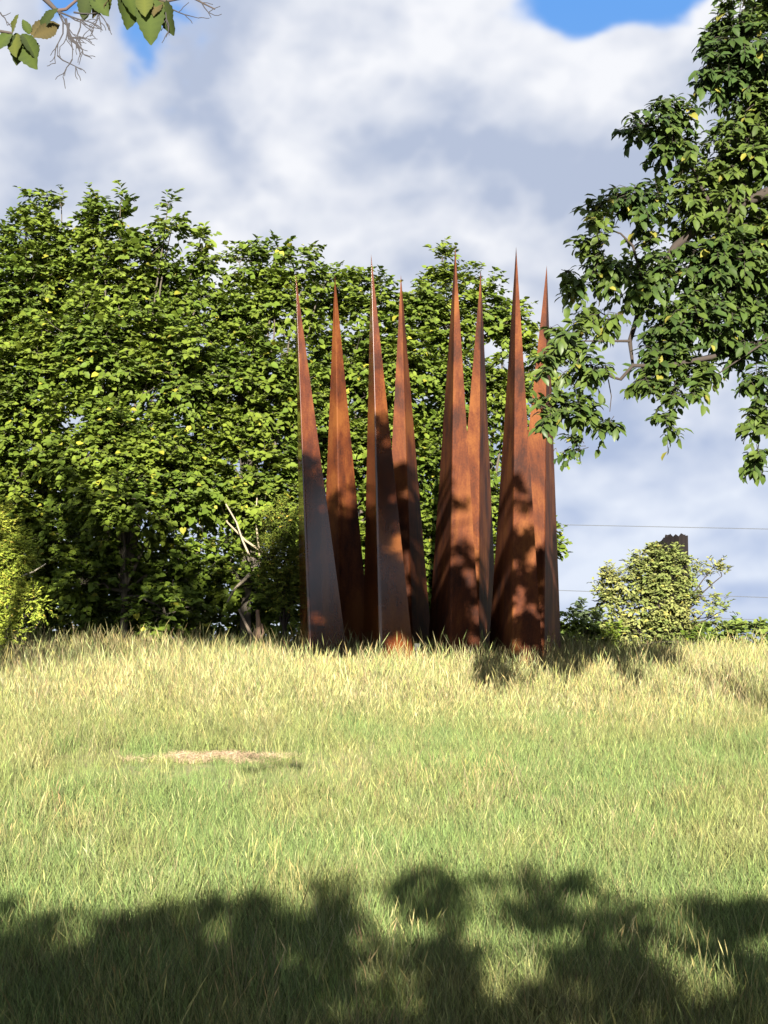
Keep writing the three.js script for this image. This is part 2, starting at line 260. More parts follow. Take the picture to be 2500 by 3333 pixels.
{
  const foot = onGround(1400, 20.6), sculpture = base('steel_sculpture', foot);
  tag(sculpture, 'rust-brown steel sculpture of eight tall pointed spikes in the long grass', 'sculpture');
  SPIKES.forEach((s, si) => {
    const F0 = onGround(s.bf, s.d), L0 = onGround(s.bl, s.d + s.wl), R0 = onGround(s.br, s.d + s.wr), yb = Math.min(F0.y, L0.y, R0.y) - 0.25;
    // the pixels were read at the photograph's row by; bring the ground columns to that height along the slant of the edges
    const T = at(s.tip[0], s.tip[1], s.d + 0.04); for (const p of [F0, L0, R0]) p.y = yb;
    const flat = (a, b) => { const q = b.clone().sub(a); q.y = 0; return q; }, eL = flat(F0, L0), eR = flat(F0, R0), lL = eL.length(), lR = eR.length(); eL.normalize(); eR.normalize();
    const R = 0.055, prof = [0, 0.33, 0.66].map((t) => L0.clone().lerp(F0, t)); prof.push(F0.clone().addScaledVector(eL, R * 1.25));
    for (let k = 0; k <= 6; k++) { const t = k / 6, a = F0.clone().addScaledVector(eL, R), b = F0.clone().addScaledVector(eR, R); prof.push(a.multiplyScalar((1 - t) * (1 - t)).addScaledVector(F0, 2 * t * (1 - t)).addScaledVector(b, t * t)); }
    prof.push(F0.clone().addScaledVector(eR, R * 1.25)); for (const t of [0.33, 0.66, 1]) prof.push(F0.clone().lerp(R0, t));
    const H = T.y - yb, th = 0.012, rows = 36, nP = prof.length, len = [0]; for (let k = 1; k < nP; k++) len.push(len[k - 1] + prof[k].distanceTo(prof[k - 1]));
    const inn = prof.map((p, k) => { const d = prof[Math.min(nP - 1, k + 1)].clone().sub(prof[Math.max(0, k - 1)]).normalize(); return p.clone().addScaledVector(V(d.z, 0, -d.x), th); });
    const P = [], UV = [], I = [], pt = (b, t, side) => { const q = b.clone().lerp(T, t * 0.9985); const w = (GLOSS[si] ? 0.002 : 0.014) * noise(q.x * 1.7 + si, q.y * 0.9, q.z * 1.7); q.z += w; return q; };
    const sheet = (pr, flip) => { const o = P.length / 3; for (let j = 0; j <= rows; j++) for (let k = 0; k < nP; k++) { const t = j / rows, q = pt(pr[k], t); P.push(q.x - foot.x, q.y - foot.y, q.z - foot.z); const mid = len[nP - 1] * 0.5; UV.push((mid + (len[k] - mid) * (1 - t)) / 3, t); }
      for (let j = 0; j < rows; j++) for (let k = 0; k < nP - 1; k++) { const a = o + j * nP + k, b = a + 1, c = a + nP, d = c + 1; flip ? I.push(a, c, b, b, c, d) : I.push(a, b, c, b, d, c); } };
    sheet(prof, false); sheet(inn, true);
    for (const k of [0, nP - 1]) { const o = P.length / 3; for (let j = 0; j <= rows; j++) for (const pr of [prof, inn]) { const t = j / rows, q = pt(pr[k], t); P.push(q.x - foot.x, q.y - foot.y, q.z - foot.z); UV.push(0.02, t); } for (let j = 0; j < rows; j++) { const a = o + j * 2; k ? I.push(a, a + 1, a + 2, a + 1, a + 3, a + 2) : I.push(a, a + 2, a + 1, a + 1, a + 2, a + 3); } }
    const g = new THREE.BufferGeometry(); g.setAttribute('position', new THREE.Float32BufferAttribute(P, 3)); g.setAttribute('uv', new THREE.Float32BufferAttribute(UV, 2)); g.setIndex(I); g.computeVertexNormals();
    const map = rustTexture(si, 3, H);
    const m = add(new THREE.Mesh(g, new THREE.MeshPhysicalMaterial({ map, roughness: GLOSS[si] ? 0.15 : 0.72, metalness: 0, specularIntensity: GLOSS[si] ? 1 : 0.3, ior: GLOSS[si] ? 1.7 : 1.5, bumpMap: GLOSS[si] ? null : map, bumpScale: 0.004 })), 'spike', sculpture);
    if (s.note) m.userData.label = s.note;
  });
}

// ------------------------------------------------------------------ trees
const pal = (r, opt, age = 0.5) => { const t = r(), a = opt.a, b = opt.b, c = t < opt.y ? opt.yellow : mix3(a, b, clamp(age + (r() - 0.5) * 0.8)); const g = 0.78 + 0.44 * r(); return [c[0] * g, c[1] * g, c[2] * g]; };
const GREENS = { a: [0.066, 0.106, 0.0115], b: [0.114, 0.154, 0.017], y: 0.02, yellow: [0.22, 0.22, 0.025] };
// a spray: a twig with leaves on either side
function spray(leaves, wood, p, d, L, n, o, r) {
  const end = p.clone().addScaledVector(d, L).add(V(0, -o.droop * L, 0)), c = p.clone().addScaledVector(d, L * 0.55).add(V(0, 0.06 * L, 0)), side = d.clone().cross(V(0, 1, 0)); if (side.lengthSq() < 0.01) side.set(1, 0, 0); side.normalize();
  if (wood) wood.tube([p, c, end], o.twig, o.twig * 0.4, 3, o.bark);
  for (let k = 0; k < n; k++) {
    const t = 0.15 + 0.85 * (k + r() * 0.5) / n, q = p.clone().multiplyScalar((1 - t) * (1 - t)).addScaledVector(c, 2 * t * (1 - t)).addScaledVector(end, t * t);
    const sg = k % 2 ? 1 : -1, ld = d.clone().multiplyScalar(0.45 + 0.3 * t).addScaledVector(side, sg * 0.75).add(V(0, -o.leafDroop * r(), 0)).addScaledVector(rdir(r), 0.4).normalize();
    const nn = V(0, 1, 0).addScaledVector(d, 0.35).addScaledVector(rdir(r), o.scatter)  .addScaledVector(SUNWARD, o.face ?? 0.6); nn.addScaledVector(ld, -nn.dot(ld)).normalize();
    const s = 0.5 + 0.85 * r(), col = pal(r, o.pal, clamp(0.5 + 1.1 * noise(p.x * 1.6, p.y * 1.6, p.z * 1.6)));
    if (o.sink) o.sink(q, ld, nn, o.len * s, o.wid * s, col); else leaves[o.kind](q, ld, nn, o.len * s, o.wid * s, col, o.bend);
  }
}
const SUNWARD = V(0.05, 0.3, 0.9).normalize();          // leaves of open-grown crowns turn toward the open field
function growTree(name, label, category, group, spec) {
  const r = rng(spec.seed), foot = spec.foot, root = base(name, foot), leaves = new MB(foot), wood = new MB(foot), twigs = new MB(foot);
  const o = Object.assign({ kind: 'broad', len: 0.115, wid: 0.098, droop: 0.25, leafDroop: 0.5, scatter: 0.62, twig: 0.004, bark: GREY_BARK, pal: GREENS, cover: 5.8, spray: 0.36, per: 8, bend: 0.5 }, spec.o);
  const top = foot.clone().add(V(spec.leanX ?? 0, spec.trunkH, 0)), tr = spec.trunkR ?? 0.12;
  wood.tube(bez(foot.clone().add(V(0, -0.2, 0)), foot.clone().lerp(top, 0.5).add(V(0.12 * (r() - 0.5), 0, 0)), top, 8, r, 0.02), tr, tr * 0.7, 9, o.bark);
  for (const [px, py, d, rx, ry, k = 1] of spec.lobes) {
    const c = Array.isArray(px) ? V(...px) : at(px, py, d), m = Array.isArray(px) ? 1 : d / FPX, RX = rx * m, RY = ry * m, RZ = (spec.flat ?? 0.68) * (RX + RY) / 2;
    const rr = clamp(0.03 + 0.03 * Math.sqrt(RX * RY), 0.012, tr * 0.5);
    wood.tube(bez(top.clone().add(V(0, -0.2 * r() * spec.trunkH, 0)), top.clone().lerp(c, 0.45).add(V(0, 0.25 * top.distanceTo(c) * r(), 0)), c, 8, r, 0.04), rr, 0.008, 6, o.bark);
    const nLeaves = k * o.cover * Math.PI * RX * RY / (o.len * o.wid * 0.36), nSp = Math.max(3, Math.round(nLeaves / o.per)), per = o.per;
    const nCl = Math.max(2, Math.round(nSp / 5));
    for (let a = 0; a < nCl; a++) {
      const e = rdir(r); if (e.z < 0 && r() < 0.45) e.z = -e.z; const f = Math.pow(r(), 0.45) * (0.90 + (spec.rough ?? 0.7) * noise(e.x * 2.4 + c.x * 3, e.y * 2.4 + c.y * 3, e.z * 2.4 + spec.seed)), q = c.clone().add(V(e.x * RX * f, e.y * RY * f, e.z * RZ * f));
      if (r() < 0.5) wood.tube([c.clone().lerp(q, 0.1), c.clone().lerp(q, 0.6).add(V(0, 0.05, 0)), q], 0.010, 0.004, 4, o.bark);
      for (let b = 0; b < 5; b++) { const d2 = e.clone().multiplyScalar(0.7).add(V(0, o.rise ?? 0.35, 0)).addScaledVector(rdir(r), 0.8).normalize(); spray(leaves, r() < (o.twigShare ?? 0.35) ? twigs : null, q.clone().addScaledVector(rdir(r), 0.08 * o.spray / 0.36), d2, o.spray * (0.6 + 0.7 * r()), per, o, r); }
    }
  }
  for (const t of spec.limbs ?? []) { const [pts, r0, r1, col] = t; twigs.tube(pts, r0, r1, 6, col ?? o.bark); }
  wood.mesh('trunk', BARK, root); if (twigs.i.length) twigs.mesh('twigs', BARK, root).userData.kind = 'stuff';
  if (leaves.i.length) leaves.mesh('crown', spec.mat ?? LEAF, root);
  return tag(root, label, category, group);
}
const P2 = (list, d) => list.map(([x, y, dd]) => at(x, y, dd ?? d));
growTree('broadleaf_tree', 'broad leafy green tree at the left edge behind the yellow bush', 'tree', null, { seed: 101, foot: onGround(120, 25), trunkH: 1.6, leanX: 0.2, lobes: [
  [60, 1000, 25, 190, 210], [210, 940, 25.2, 130, 170], [90, 1300, 24.5, 230, 250], [-120, 1150, 25.2, 200, 300], [60, 1620, 24.6, 220, 200], [-80, 1850, 25, 200, 180, 0.8], [150, 1900, 25, 190, 150, 0.7],
  [150, 690, 25, 26, 48], [118, 655, 25, 14, 26], [200, 670, 25, 26, 30], [85, 770, 25, 60, 80], [10, 760, 25, 24, 40], [200, 800, 25, 60, 60], [0, 860, 25, 70, 60]] });
growTree('broadleaf_tree', 'tallest leafy green tree left of the sculpture with pale trunk foot', 'tree', null, { seed: 102, foot: onGround(402, 23.6), trunkH: 1.5, trunkR: 0.075, lobes: [
  [400, 930, 24.8, 190, 160], [560, 960, 24.9, 140, 130], [330, 1180, 24.2, 230, 200], [580, 1230, 24.4, 190, 220], [380, 1480, 23.9, 240, 210], [610, 1560, 24.2, 180, 190], [330, 1790, 24.2, 200, 140, 0.8], [560, 1850, 24.3, 200, 140, 0.7], [450, 2000, 24.6, 250, 80, 0.6], [400, 1640, 23.3, 170, 140, 0.7], [270, 1900, 23.6, 110, 100, 0.7], [540, 2000, 23.5, 140, 70, 0.6],
  [290, 690, 24.8, 20, 60], [330, 730, 24.8, 60, 60], [392, 665, 24.8, 26, 22], [385, 720, 24.8, 24, 45], [545, 680, 24.7, 12, 26], [560, 740, 24.7, 24, 60], [330, 800, 24.9, 140, 50], [480, 800, 24.8, 60, 40], [650, 790, 24.7, 30, 36], [690, 870, 24.8, 40, 50]],
  limbs: [[P2([[60, 1880], [110, 1860], [150, 1835]], 23.4), 0.016, 0.010, [0.30, 0.27, 0.22]]] });
growTree('broadleaf_tree', 'leafy green tree beside the left spike with broken pale branches', 'tree', null, { seed: 103, foot: onGround(800, 24.4), trunkH: 1.5, lobes: [
  [840, 980, 25.2, 110, 110], [950, 980, 25.3, 90, 100], [760, 1060, 25, 90, 120], [800, 1270, 24.7, 160, 180], [940, 1300, 25, 110, 200], [790, 1560, 24.5, 150, 170, 0.9], [920, 1600, 24.9, 100, 160], [740, 1850, 24.6, 150, 130, 0.6], [900, 1950, 24.9, 120, 110, 0.7],
  [905, 800, 25.2, 20, 30], [915, 850, 25.2, 40, 36], [1000, 850, 25.2, 44, 40], [780, 855, 25, 44, 50], [850, 850, 25.2, 40, 36], [1060, 930, 25.3, 44, 40]],
  limbs: [[P2([[735, 1640], [770, 1700], [790, 1760], [815, 1815], [822, 1840]], 23.6), 0.012, 0.022, PALE_WOOD], [P2([[815, 1868], [790, 1892], [765, 1915], [740, 1960]], 23.5), 0.034, 0.014, PALE_WOOD], [P2([[838, 1600], [832, 1690], [840, 1760], [848, 1840]], 24), 0.010, 0.022, [0.2, 0.17, 0.11]], [P2([[690, 1560], [740, 1700], [800, 1760], [860, 1800]], 24.0), 0.010, 0.024, [0.2, 0.17, 0.11]]] });
growTree('broadleaf_tree', 'leafy green tree behind the gap between the second and third spikes', 'tree', null, { seed: 104, foot: onGround(1190, 26.6), trunkH: 1.5, lobes: [
  [1080, 1030, 26.3, 80, 90], [1200, 1010, 26.4, 90, 90], [1150, 1200, 26.2, 170, 150], [1300, 1180, 26.4, 130, 150], [1080, 1450, 26.2, 150, 180], [1260, 1480, 26.4, 150, 180], [1100, 1780, 26.3, 160, 180], [1280, 1800, 26.4, 150, 180], [1360, 1030, 26.6, 80, 100], [1380, 960, 26.6, 44, 36], [1160, 930, 26.4, 40, 30], [1240, 950, 26.4, 36, 40], [1075, 890, 26.3, 14, 36, 1.0]] });
growTree('broadleaf_tree', 'leafy green tree behind the right-hand spikes with sky showing through', 'tree', null, { seed: 105, foot: onGround(1560, 27), trunkH: 1.5, lobes: [
  [1438, 850, 27, 26, 44], [1440, 930, 27, 50, 60], [1450, 1060, 27, 90, 110], [1565, 900, 27, 40, 26], [1560, 1000, 27, 70, 90], [1650, 1050, 27, 80, 90], [1500, 1260, 27, 130, 160], [1660, 1280, 27, 110, 130, 0.75], [1420, 1520, 27, 120, 180], [1560, 1620, 27, 110, 190, 0.8], [1400, 1830, 27, 130, 180], [1560, 1900, 27, 140, 130], [1740, 1180, 27, 70, 120, 0.8], [1690, 1420, 27, 70, 60, 0.7], [1690, 1850, 27, 90, 130, 0.9], [1770, 1750, 27, 40, 60], [1806, 1460, 27, 24, 16], [1815, 1790, 26.6, 16, 30]] });
// the wood behind closes the view between the crowns
growTree('broadleaf_tree', 'shaded tree standing deep behind the left trees', 'tree', null, { seed: 106, foot: onGround(300, 29), trunkH: 2, o: { len: 0.15, wid: 0.12, cover: 2.6 }, lobes: [[100, 1150, 29, 260, 240], [450, 1150, 29, 260, 240], [760, 1250, 29, 220, 240], [0, 1600, 29, 260, 260], [350, 1600, 29, 260, 260], [700, 1650, 29, 260, 260], [0, 1950, 29, 300, 170], [350, 1980, 29, 300, 160], [720, 1980, 29, 300, 160], [720, 2010, 27.6, 150, 70], [560, 2040, 27.8, 120, 50], [870, 2030, 27.6, 120, 60], [200, 2020, 27.8, 160, 60], [-100, 2070, 28.5, 200, 60], [180, 2070, 28.5, 200, 60], [480, 2070, 28.5, 200, 60], [780, 2070, 28.5, 200, 60]] });
growTree('broadleaf_tree', 'shaded tree standing deep behind the sculpture', 'tree', null, { seed: 107, foot: onGround(1200, 29.5), trunkH: 2, o: { len: 0.15, wid: 0.12, cover: 2.4 }, lobes: [[1020, 1300, 29, 200, 240], [1250, 1300, 29.5, 220, 220], [1450, 1350, 29.5, 180, 200], [1000, 1700, 29, 230, 260], [1250, 1750, 29.5, 250, 280], [1480, 1750, 29.5, 180, 280], [1620, 1950, 29.5, 160, 150], [1050, 2000, 29, 260, 120], [1400, 2000, 29.5, 260, 130], [1000, 2070, 28.5, 200, 60], [1300, 2070, 28.5, 200, 60], [1580, 2070, 28.5, 180, 60]] });

// bushes at the field's right-hand edge, outside the frame: the glossy steel mirrors them below the sky
growTree('broadleaf_bush', 'dense bush at the right edge of the field beside the camera', 'bush', null, { seed: 108, rough: 0.3, foot: V(9, ground(9, -2.5), -2.5), trunkH: 0.9, o: { len: 0.16, wid: 0.13, cover: 3 }, lobes: [[[9, 1.9, -2.5], 0, 0, 2.0, 1.9], [[7.2, 1.6, -0.5], 0, 0, 1.6, 1.6], [[8.4, 2.9, -1.8], 0, 0, 1.4, 1.0]] });
growTree('broadleaf_bush', 'dense bush at the right edge of the field ahead of the camera', 'bush', null, { seed: 109, rough: 0.3, foot: V(12.5, ground(12.5, -5), -5), trunkH: 0.9, o: { len: 0.16, wid: 0.13, cover: 3 }, lobes: [[[12.5, 1.9, -5], 0, 0, 2.2, 1.9], [[15, 1.8, -6.5], 0, 0, 2.0, 1.8], [[12, 2.9, -4.5], 0, 0, 1.5, 1.1], [[10.6, 1.6, -3.5], 0, 0, 1.5, 1.6]] });

// feathery bushes
const FEATHER = { kind: 'broad', len: 0.05, wid: 0.02, spray: 0.24, per: 14, scatter: 0.9, leafDroop: 0.2, droop: 0.1, twigShare: 0.2, cover: 4.6, bark: BROWN_BARK };
growTree('feathery_bush', 'bright yellow-green feathery bush at the left edge of the field', 'bush', null, { seed: 121, foot: onGround(-10, 20.6), trunkH: 0.6, trunkR: 0.05, mat: LEAF_DULL, o: { ...FEATHER, pal: { a: [0.135, 0.18, 0.02], b: [0.215, 0.24, 0.03], y: 0.05, yellow: [0.33, 0.27, 0.05] } }, lobes: [[0, 1740, 20.6, 50, 90], [20, 1830, 20.5, 80, 60], [-60, 1850, 20.7, 120, 120], [70, 1795, 20.4, 40, 36], [90, 1955, 20.3, 44, 30], [130, 1970, 20.3, 26, 14], [10, 1930, 20.5, 60, 50], [-20, 2030, 20.5, 60, 70], [25, 2075, 20.3, 30, 30], [-150, 2000, 20.6, 120, 120]] });
growTree('feathery_bush', 'green feathery bush close beside the left spike', 'bush', null, { seed: 122, foot: onGround(925, 22.6), trunkH: 0.8, trunkR: 0.05, mat: LEAF_DULL, o: { ...FEATHER, pal: { a: [0.07, 0.10, 0.012], b: [0.13, 0.155, 0.02], y: 0.04, yellow: [0.33, 0.25, 0.04] } }, lobes: [[920, 1690, 22.6, 60, 70, 0.8], [880, 1820, 22.5, 50, 50], [950, 1820, 22.7, 60, 70], [920, 1890, 22.5, 60, 60], [955, 1960, 22.6, 40, 60]] });

// ------------------------------------------------------------------ the near tree on the right
{
  const FAR = 2.2, foot = onGround(3000, 12.8), r = rng(131), root = base('broadleaf_tree', foot), rest = new MB(foot), wood = new MB(foot), all = [];
  const o = { kind: 'long', len: 0.104, wid: 0.048, droop: 0.3, leafDroop: 0.75, scatter: 0.55, twig: 0.0035, bark: BROWN_BARK, pal: { a: [0.026, 0.052, 0.010], b: [0.062, 0.092, 0.014], y: 0.025, yellow: [0.16, 0.155, 0.025] }, sink: (q, d, n, L, W, c) => all.push([q, d, n, L, W, c]) };
  const lobes = [[2400, 130, 9.6, 110, 170], [2470, 330, 9.8, 160, 170], [2330, 220, 9.5, 60, 90], [2400, 520, 9.7, 150, 130], [2110, 410, 9.3, 80, 50], [2190, 360, 9.4, 70, 60], [2200, 470, 9.5, 80, 80], [2280, 640, 9.6, 140, 120], [2080, 650, 9.4, 110, 70], [1950, 690, 9.2, 36, 70], [1940, 790, 9.2, 44, 60], [1970, 870, 9.2, 70, 70], [2090, 900, 9.4, 110, 80], [2120, 780, 9.5, 60, 70, 0.5], [2330, 850, 9.7, 180, 170], [2470, 760, 9.9, 130, 220], [2250, 1040, 9.5, 170, 100], [2430, 1020, 9.8, 110, 80], [1880, 930, 9.2, 50, 36], [1960, 1020, 9.3, 90, 50, 0.6], [1840, 1110, 9.1, 85, 65, 0.8], [1900, 1190, 9.1, 85, 65, 0.8], [1780, 1180, 9.1, 55, 75, 0.55], [1830, 1310, 9.1, 85, 55, 0.8], [1790, 1350, 9.0, 55, 36, 0.7], [1900, 1330, 9.1, 60, 50], [1985, 1385, 9.1, 36, 34], [1870, 1440, 9.1, 24, 40], [2160, 1160, 9.4, 90, 70], [2100, 1230, 9.3, 40, 40], [2190, 1280, 9.3, 40, 60], [2170, 1370, 9.3, 30, 44], [2270, 1200, 9.4, 70, 60], [2255, 1270, 9.3, 24, 30], [2470, 1240, 9.7, 44, 60], [2470, 1370, 9.7, 40, 80], [2460, 1480, 9.7, 30, 50], [1850, 890, 9.2, 20, 26], [2650, 300, 10, 240, 330], [2680, 850, 10.2, 260, 300], [2640, 1230, 10.2, 140, 120], [2600, -60, 10, 250, 180], [2940, 600, 10.3, 150, 110], [3150, 600, 10.3, 160, 110], [2430, 1130, 9.7, 110, 44], [2560, 1080, 9.9, 90, 60]];
  const hub = at(2720, 900, 11.3), main = bez(foot.clone().add(V(0, -0.2, 0)), foot.clone().lerp(hub, 0.5).add(V(0.2, 0, 0)), hub, 10, r, 0.03);
  wood.tube(main, 0.17, 0.10, 10, o.bark); wood.tube(bez(hub, at(2700, 500, 11.2), at(2560, 0, 11), 8, r, 0.03), 0.09, 0.03, 8, o.bark);
  const limb = (pts, d, a, b) => wood.tube(P2(pts, d + FAR), a, b, 6, o.bark);
  limb([[2720, 920], [2600, 1040], [2480, 1120], [2330, 1160], [2200, 1190], [2090, 1230]], 9.8, 0.06, 0.012); limb([[2330, 1160], [2180, 1190], [2060, 1190], [2020, 1235], [1995, 1228], [1950, 1205], [1870, 1200]], 9.3, 0.022, 0.006); limb([[2480, 1120], [2420, 1160], [2340, 1215], [2280, 1240]], 9.5, 0.008, 0.004); limb([[2060, 1190], [2050, 1110], [2100, 950], [2200, 800], [2330, 700], [2560, 600]], 9.6, 0.012, 0.05); limb([[2100, 950], [2060, 800], [2020, 760], [1960, 740]], 9.35, 0.014, 0.005); limb([[2050, 1110], [1960, 1110], [1870, 1110]], 9.25, 0.012, 0.004); limb([[2330, 700], [2240, 520], [2180, 420], [2060, 400]], 9.5, 0.02, 0.005); limb([[2560, 600], [2460, 350], [2380, 180], [2330, 60]], 9.8, 0.04, 0.01); limb([[1980, 1235], [1990, 1290], [1985, 1340]], 9.15, 0.005, 0.003); limb([[2600, 1040], [2520, 1200], [2480, 1350], [2465, 1480]], 9.8, 0.012, 0.004);
  for (const [px, py, d, rx, ry, k = 1] of lobes) {
    const d0 = d + FAR, c = at(px, py, d0), m = d0 / FPX, RX = rx * m, RY = ry * m, RZ = Math.max(0.12, (RX + RY) * 0.45), nSp = Math.max(4, Math.round(k * 7.5 * Math.PI * RX * RY / (o.len * o.wid * 0.5) / 9));
    for (let a = 0; a < nSp; a++) {
      const e = rdir(r), f = Math.pow(r(), 0.5), q = c.clone().add(V(e.x * RX * f, e.y * RY * f, e.z * RZ * f)), d2 = V(-0.35, 0.15, 0.2).addScaledVector(e, 0.7).addScaledVector(rdir(r), 0.6).normalize(), L = 0.12 + 0.14 * r();
      if (r() < 0.3) wood.tube([c, c.clone().lerp(q, 0.5).add(V(0, 0.02, 0)), q], 0.006, 0.003, 3, o.bark);
      spray(rest, wood, q.addScaledVector(d2, -0.5 * L), d2, L, 9, o, r);
    }
  }
  // the three hundred leaves that show largest are meshes of their own, the others one mesh
  const inView = all.map((l, k) => { const p = l[0], z = -p.z, x = p.x / z * FPX + 1250; return [x < 2520 ? z - l[3] * 6 : 99, k]; }).sort((a, b) => a[0] - b[0]).slice(0, 300), own = new Set(inView.map((e) => e[1]));
  const protoGeo = [0.25, 0.5, 0.8].map((bend) => { const m = new MB(); m.long(V(0, 0, 0), V(0, 0, 1), V(0, 1, 0), 1, 0.38, null, bend); return m.geo(); });
  const tones = [[0.026, 0.052, 0.010], [0.040, 0.068, 0.012], [0.054, 0.084, 0.013], [0.066, 0.096, 0.015], [0.16, 0.155, 0.025]].map((c) => new THREE.MeshPhysicalMaterial({ color: new THREE.Color().setRGB(...c), roughness: 0.5, side: THREE.DoubleSide, transmission: 0.28, thickness: 0, specularIntensity: 0.5 }));
  const M = new THREE.Matrix4();
  all.forEach(([q, d, n, L, W, c], k) => {
    if (!own.has(k)) return rest.long(q, d, n, L, W, c, 0.25 + 0.6 * r());
    const me = add(new THREE.Mesh(protoGeo[k % 3], tones[c[0] > 0.115 ? 4 : Math.min(3, Math.max(0, Math.floor((c[0] - 0.02) / 0.015)))]), 'leaf', root);
    M.makeBasis(d.clone().cross(n).negate(), n, d); me.quaternion.setFromRotationMatrix(M); me.position.copy(q).sub(foot); me.scale.setScalar(L);
  });
  wood.mesh('trunk', BARK, root); rest.mesh('leaves', LEAF, root).userData.kind = 'stuff';
  tag(root, 'near dark green tree at the right whose branch hangs before the last spike', 'tree');
}

// ------------------------------------------------------------------ trees the photographer stands under
const toSun = (p, depth) => p.clone().addScaledVector(SUN, (p.z + depth) / -SUN.z * -1);
// a place on the line from a shaded spot toward the sun, where that line passes the given depth
const onRay = (p, depth) => { const t = (-depth - p.z) / SUN.z; return p.clone().addScaledVector(SUN, t); };
{
  const foot = onGround(-2300, 8), L = [];
  const sh = (px, py, d, r, depth, k = 1, sx = 1) => { const c = onRay(at(px, py, d), depth); L.push([[c.x, c.y, c.z], 0, 0, r * sx, r, k]); };
  sh(760, 1800, 21, 1.2, 7.6, 0.9); sh(1050, 1720, 20.6, 1.1, 7.2, 2.2); sh(1100, 1980, 20.6, 0.9, 7.2, 1.8); sh(1255, 1535, 20.2, 0.85, 7.4, 1.7); sh(1265, 1960, 20.4, 0.6, 7.2, 1.5); sh(1390, 2010, 21.6, 0.5, 7.3, 1.8); sh(1490, 1750, 20.2, 0.60, 7.6, 0.65); sh(1430, 2000, 20.2, 0.55, 7.4, 1.3); sh(1530, 2050, 20.2, 0.34, 7.4, 0.9);
  sh(1690, 1600, 19.7, 0.20, 7.8, 1.3); sh(1640, 1760, 19.7, 0.26, 7.7, 1.3); sh(1725, 1760, 19.7, 0.07, 7.7, 1.0); sh(1600, 1920, 19.7, 0.30, 7.6, 1.3); sh(1680, 2020, 19.7, 0.18, 7.6, 1.2);
  sh(420, 1800, 23.5, 1.2, 8, 0.6); sh(80, 1720, 23.5, 1.3, 8.4, 0.6); sh(300, 1950, 23.5, 1.1, 8, 0.7); sh(650, 2000, 23.5, 0.8, 8, 0.6);
  const tree = growTree('shade_tree', 'tree over the camera whose leafy twigs hang into the top left corner', 'tree', null, { seed: 141, rough: 0.25, foot, trunkH: 5.2, trunkR: 0.22, leanX: 0.6, flat: 0.9, o: { len: 0.11, wid: 0.09, cover: 3.4, spray: 0.2, twigShare: 0.05, bark: BROWN_BARK }, lobes: L });
  // the low bough that hangs into the view
  const r = rng(142), w = new MB(foot), tw = new MB(foot), from = foot.clone().add(V(0.9, 7.6, 0.6)), D = 4.0;
  const B = (pts, a, b, m = w, c = [0.03, 0.023, 0.019]) => m.tube(P2(pts, D), a, b, 6, c);
  w.tube(bez(from, at(-800, -900, 5), at(-60, -260, D), 10, r, 0.02), 0.018, 0.008, 8, BROWN_BARK);
  B([[-60, -260], [60, -120], [140, -10], [185, 35]], 0.014, 0.006); B([[185, 35], [215, 30], [250, 0], [275, -60]], 0.006, 0.004, w, [0.05, 0.032, 0.027]); B([[-60, -260], [200, -150], [430, -60], [500, -10], [540, 5]], 0.010, 0.005); B([[-60, -260], [-80, 0], [-40, 95], [40, 108]], 0.010, 0.004); B([[540, 5], [620, -10], [700, 30]], 0.004, 0.002);
  const G = [0.018, 0.0165, 0.018];
  const branchlet = (x, y, a, len, depth) => { const pts = [[x, y]]; let cx = x, cy = y, ca = a; for (let k = 0; k < 4; k++) { ca += (r() - 0.5) * 0.9; cx += Math.cos(ca) * len / 4; cy += Math.sin(ca) * len / 4; pts.push([cx, cy]); } B(pts, 0.0013 + 0.0009 * depth, 0.0010, tw, G); if (depth) for (let k = 0; k < 3; k++) { const q = pts[1 + Math.floor(r() * 4)]; branchlet(q[0], q[1], a + (r() - 0.5) * 2.2, len * (0.4 + 0.25 * r()), depth - 1); } };
  branchlet(190, 38, 1.55, 150, 2); branchlet(192, 38, 0.8, 150, 2); branchlet(215, 60, 1.2, 130, 2); branchlet(225, 75, 1.35, 120, 2); branchlet(190, 38, 1.25, 110, 1); branchlet(240, 40, 0.6, 110, 2); branchlet(0, 40, 0.6, 50, 1); branchlet(540, 40, 1.35, 85, 1); branchlet(560, 30, 0.6, 90, 1); branchlet(640, -5, 0.5, 80, 1);
  w.mesh('bough', BARK, tree); tw.mesh('dry_twigs', BARK, tree);
  const leafGeo = [0.3, 0.6].map((bend) => { const m = new MB(), s = []; const seg = 15, mid = [], lf = [], rt = []; for (let k = 0; k <= seg; k++) { const t = k / seg, wv = (k === 0 || k === seg ? 0.02 : 0.30 * Math.pow(Math.sin(Math.PI * Math.pow(t, 0.85)), 0.8) * (k % 2 ? 1.06 : 0.93)), q = V(0, -bend * t * t * 0.5, t), nn = V(0, 1, bend * t).normalize(); mid.push(m.v(q, nn, [1.6, 1.5, 1.3])); lf.push(m.v(q.clone().add(V(wv, 0.16 * wv + 0.03 * Math.sin(k * 0.9 + bend * 9), 0)), nn.clone().add(V(-0.3, 0, 0)).normalize(), k % 2 ? [0.9, 0.95, 0.9] : [1.25, 1.2, 1.1])); rt.push(m.v(q.clone().add(V(-wv, 0.16 * wv - 0.02 * Math.sin(k * 2), 0)), nn.clone().add(V(0.3, 0, 0)).normalize(), k % 2 ? [0.9, 0.95, 0.9] : [1.25, 1.2, 1.1])); if (k) m.i.push(mid[k - 1], mid[k], lf[k - 1], lf[k - 1], mid[k], lf[k], mid[k - 1], rt[k - 1], mid[k], rt[k - 1], rt[k], mid[k]); } return m.geo(); });
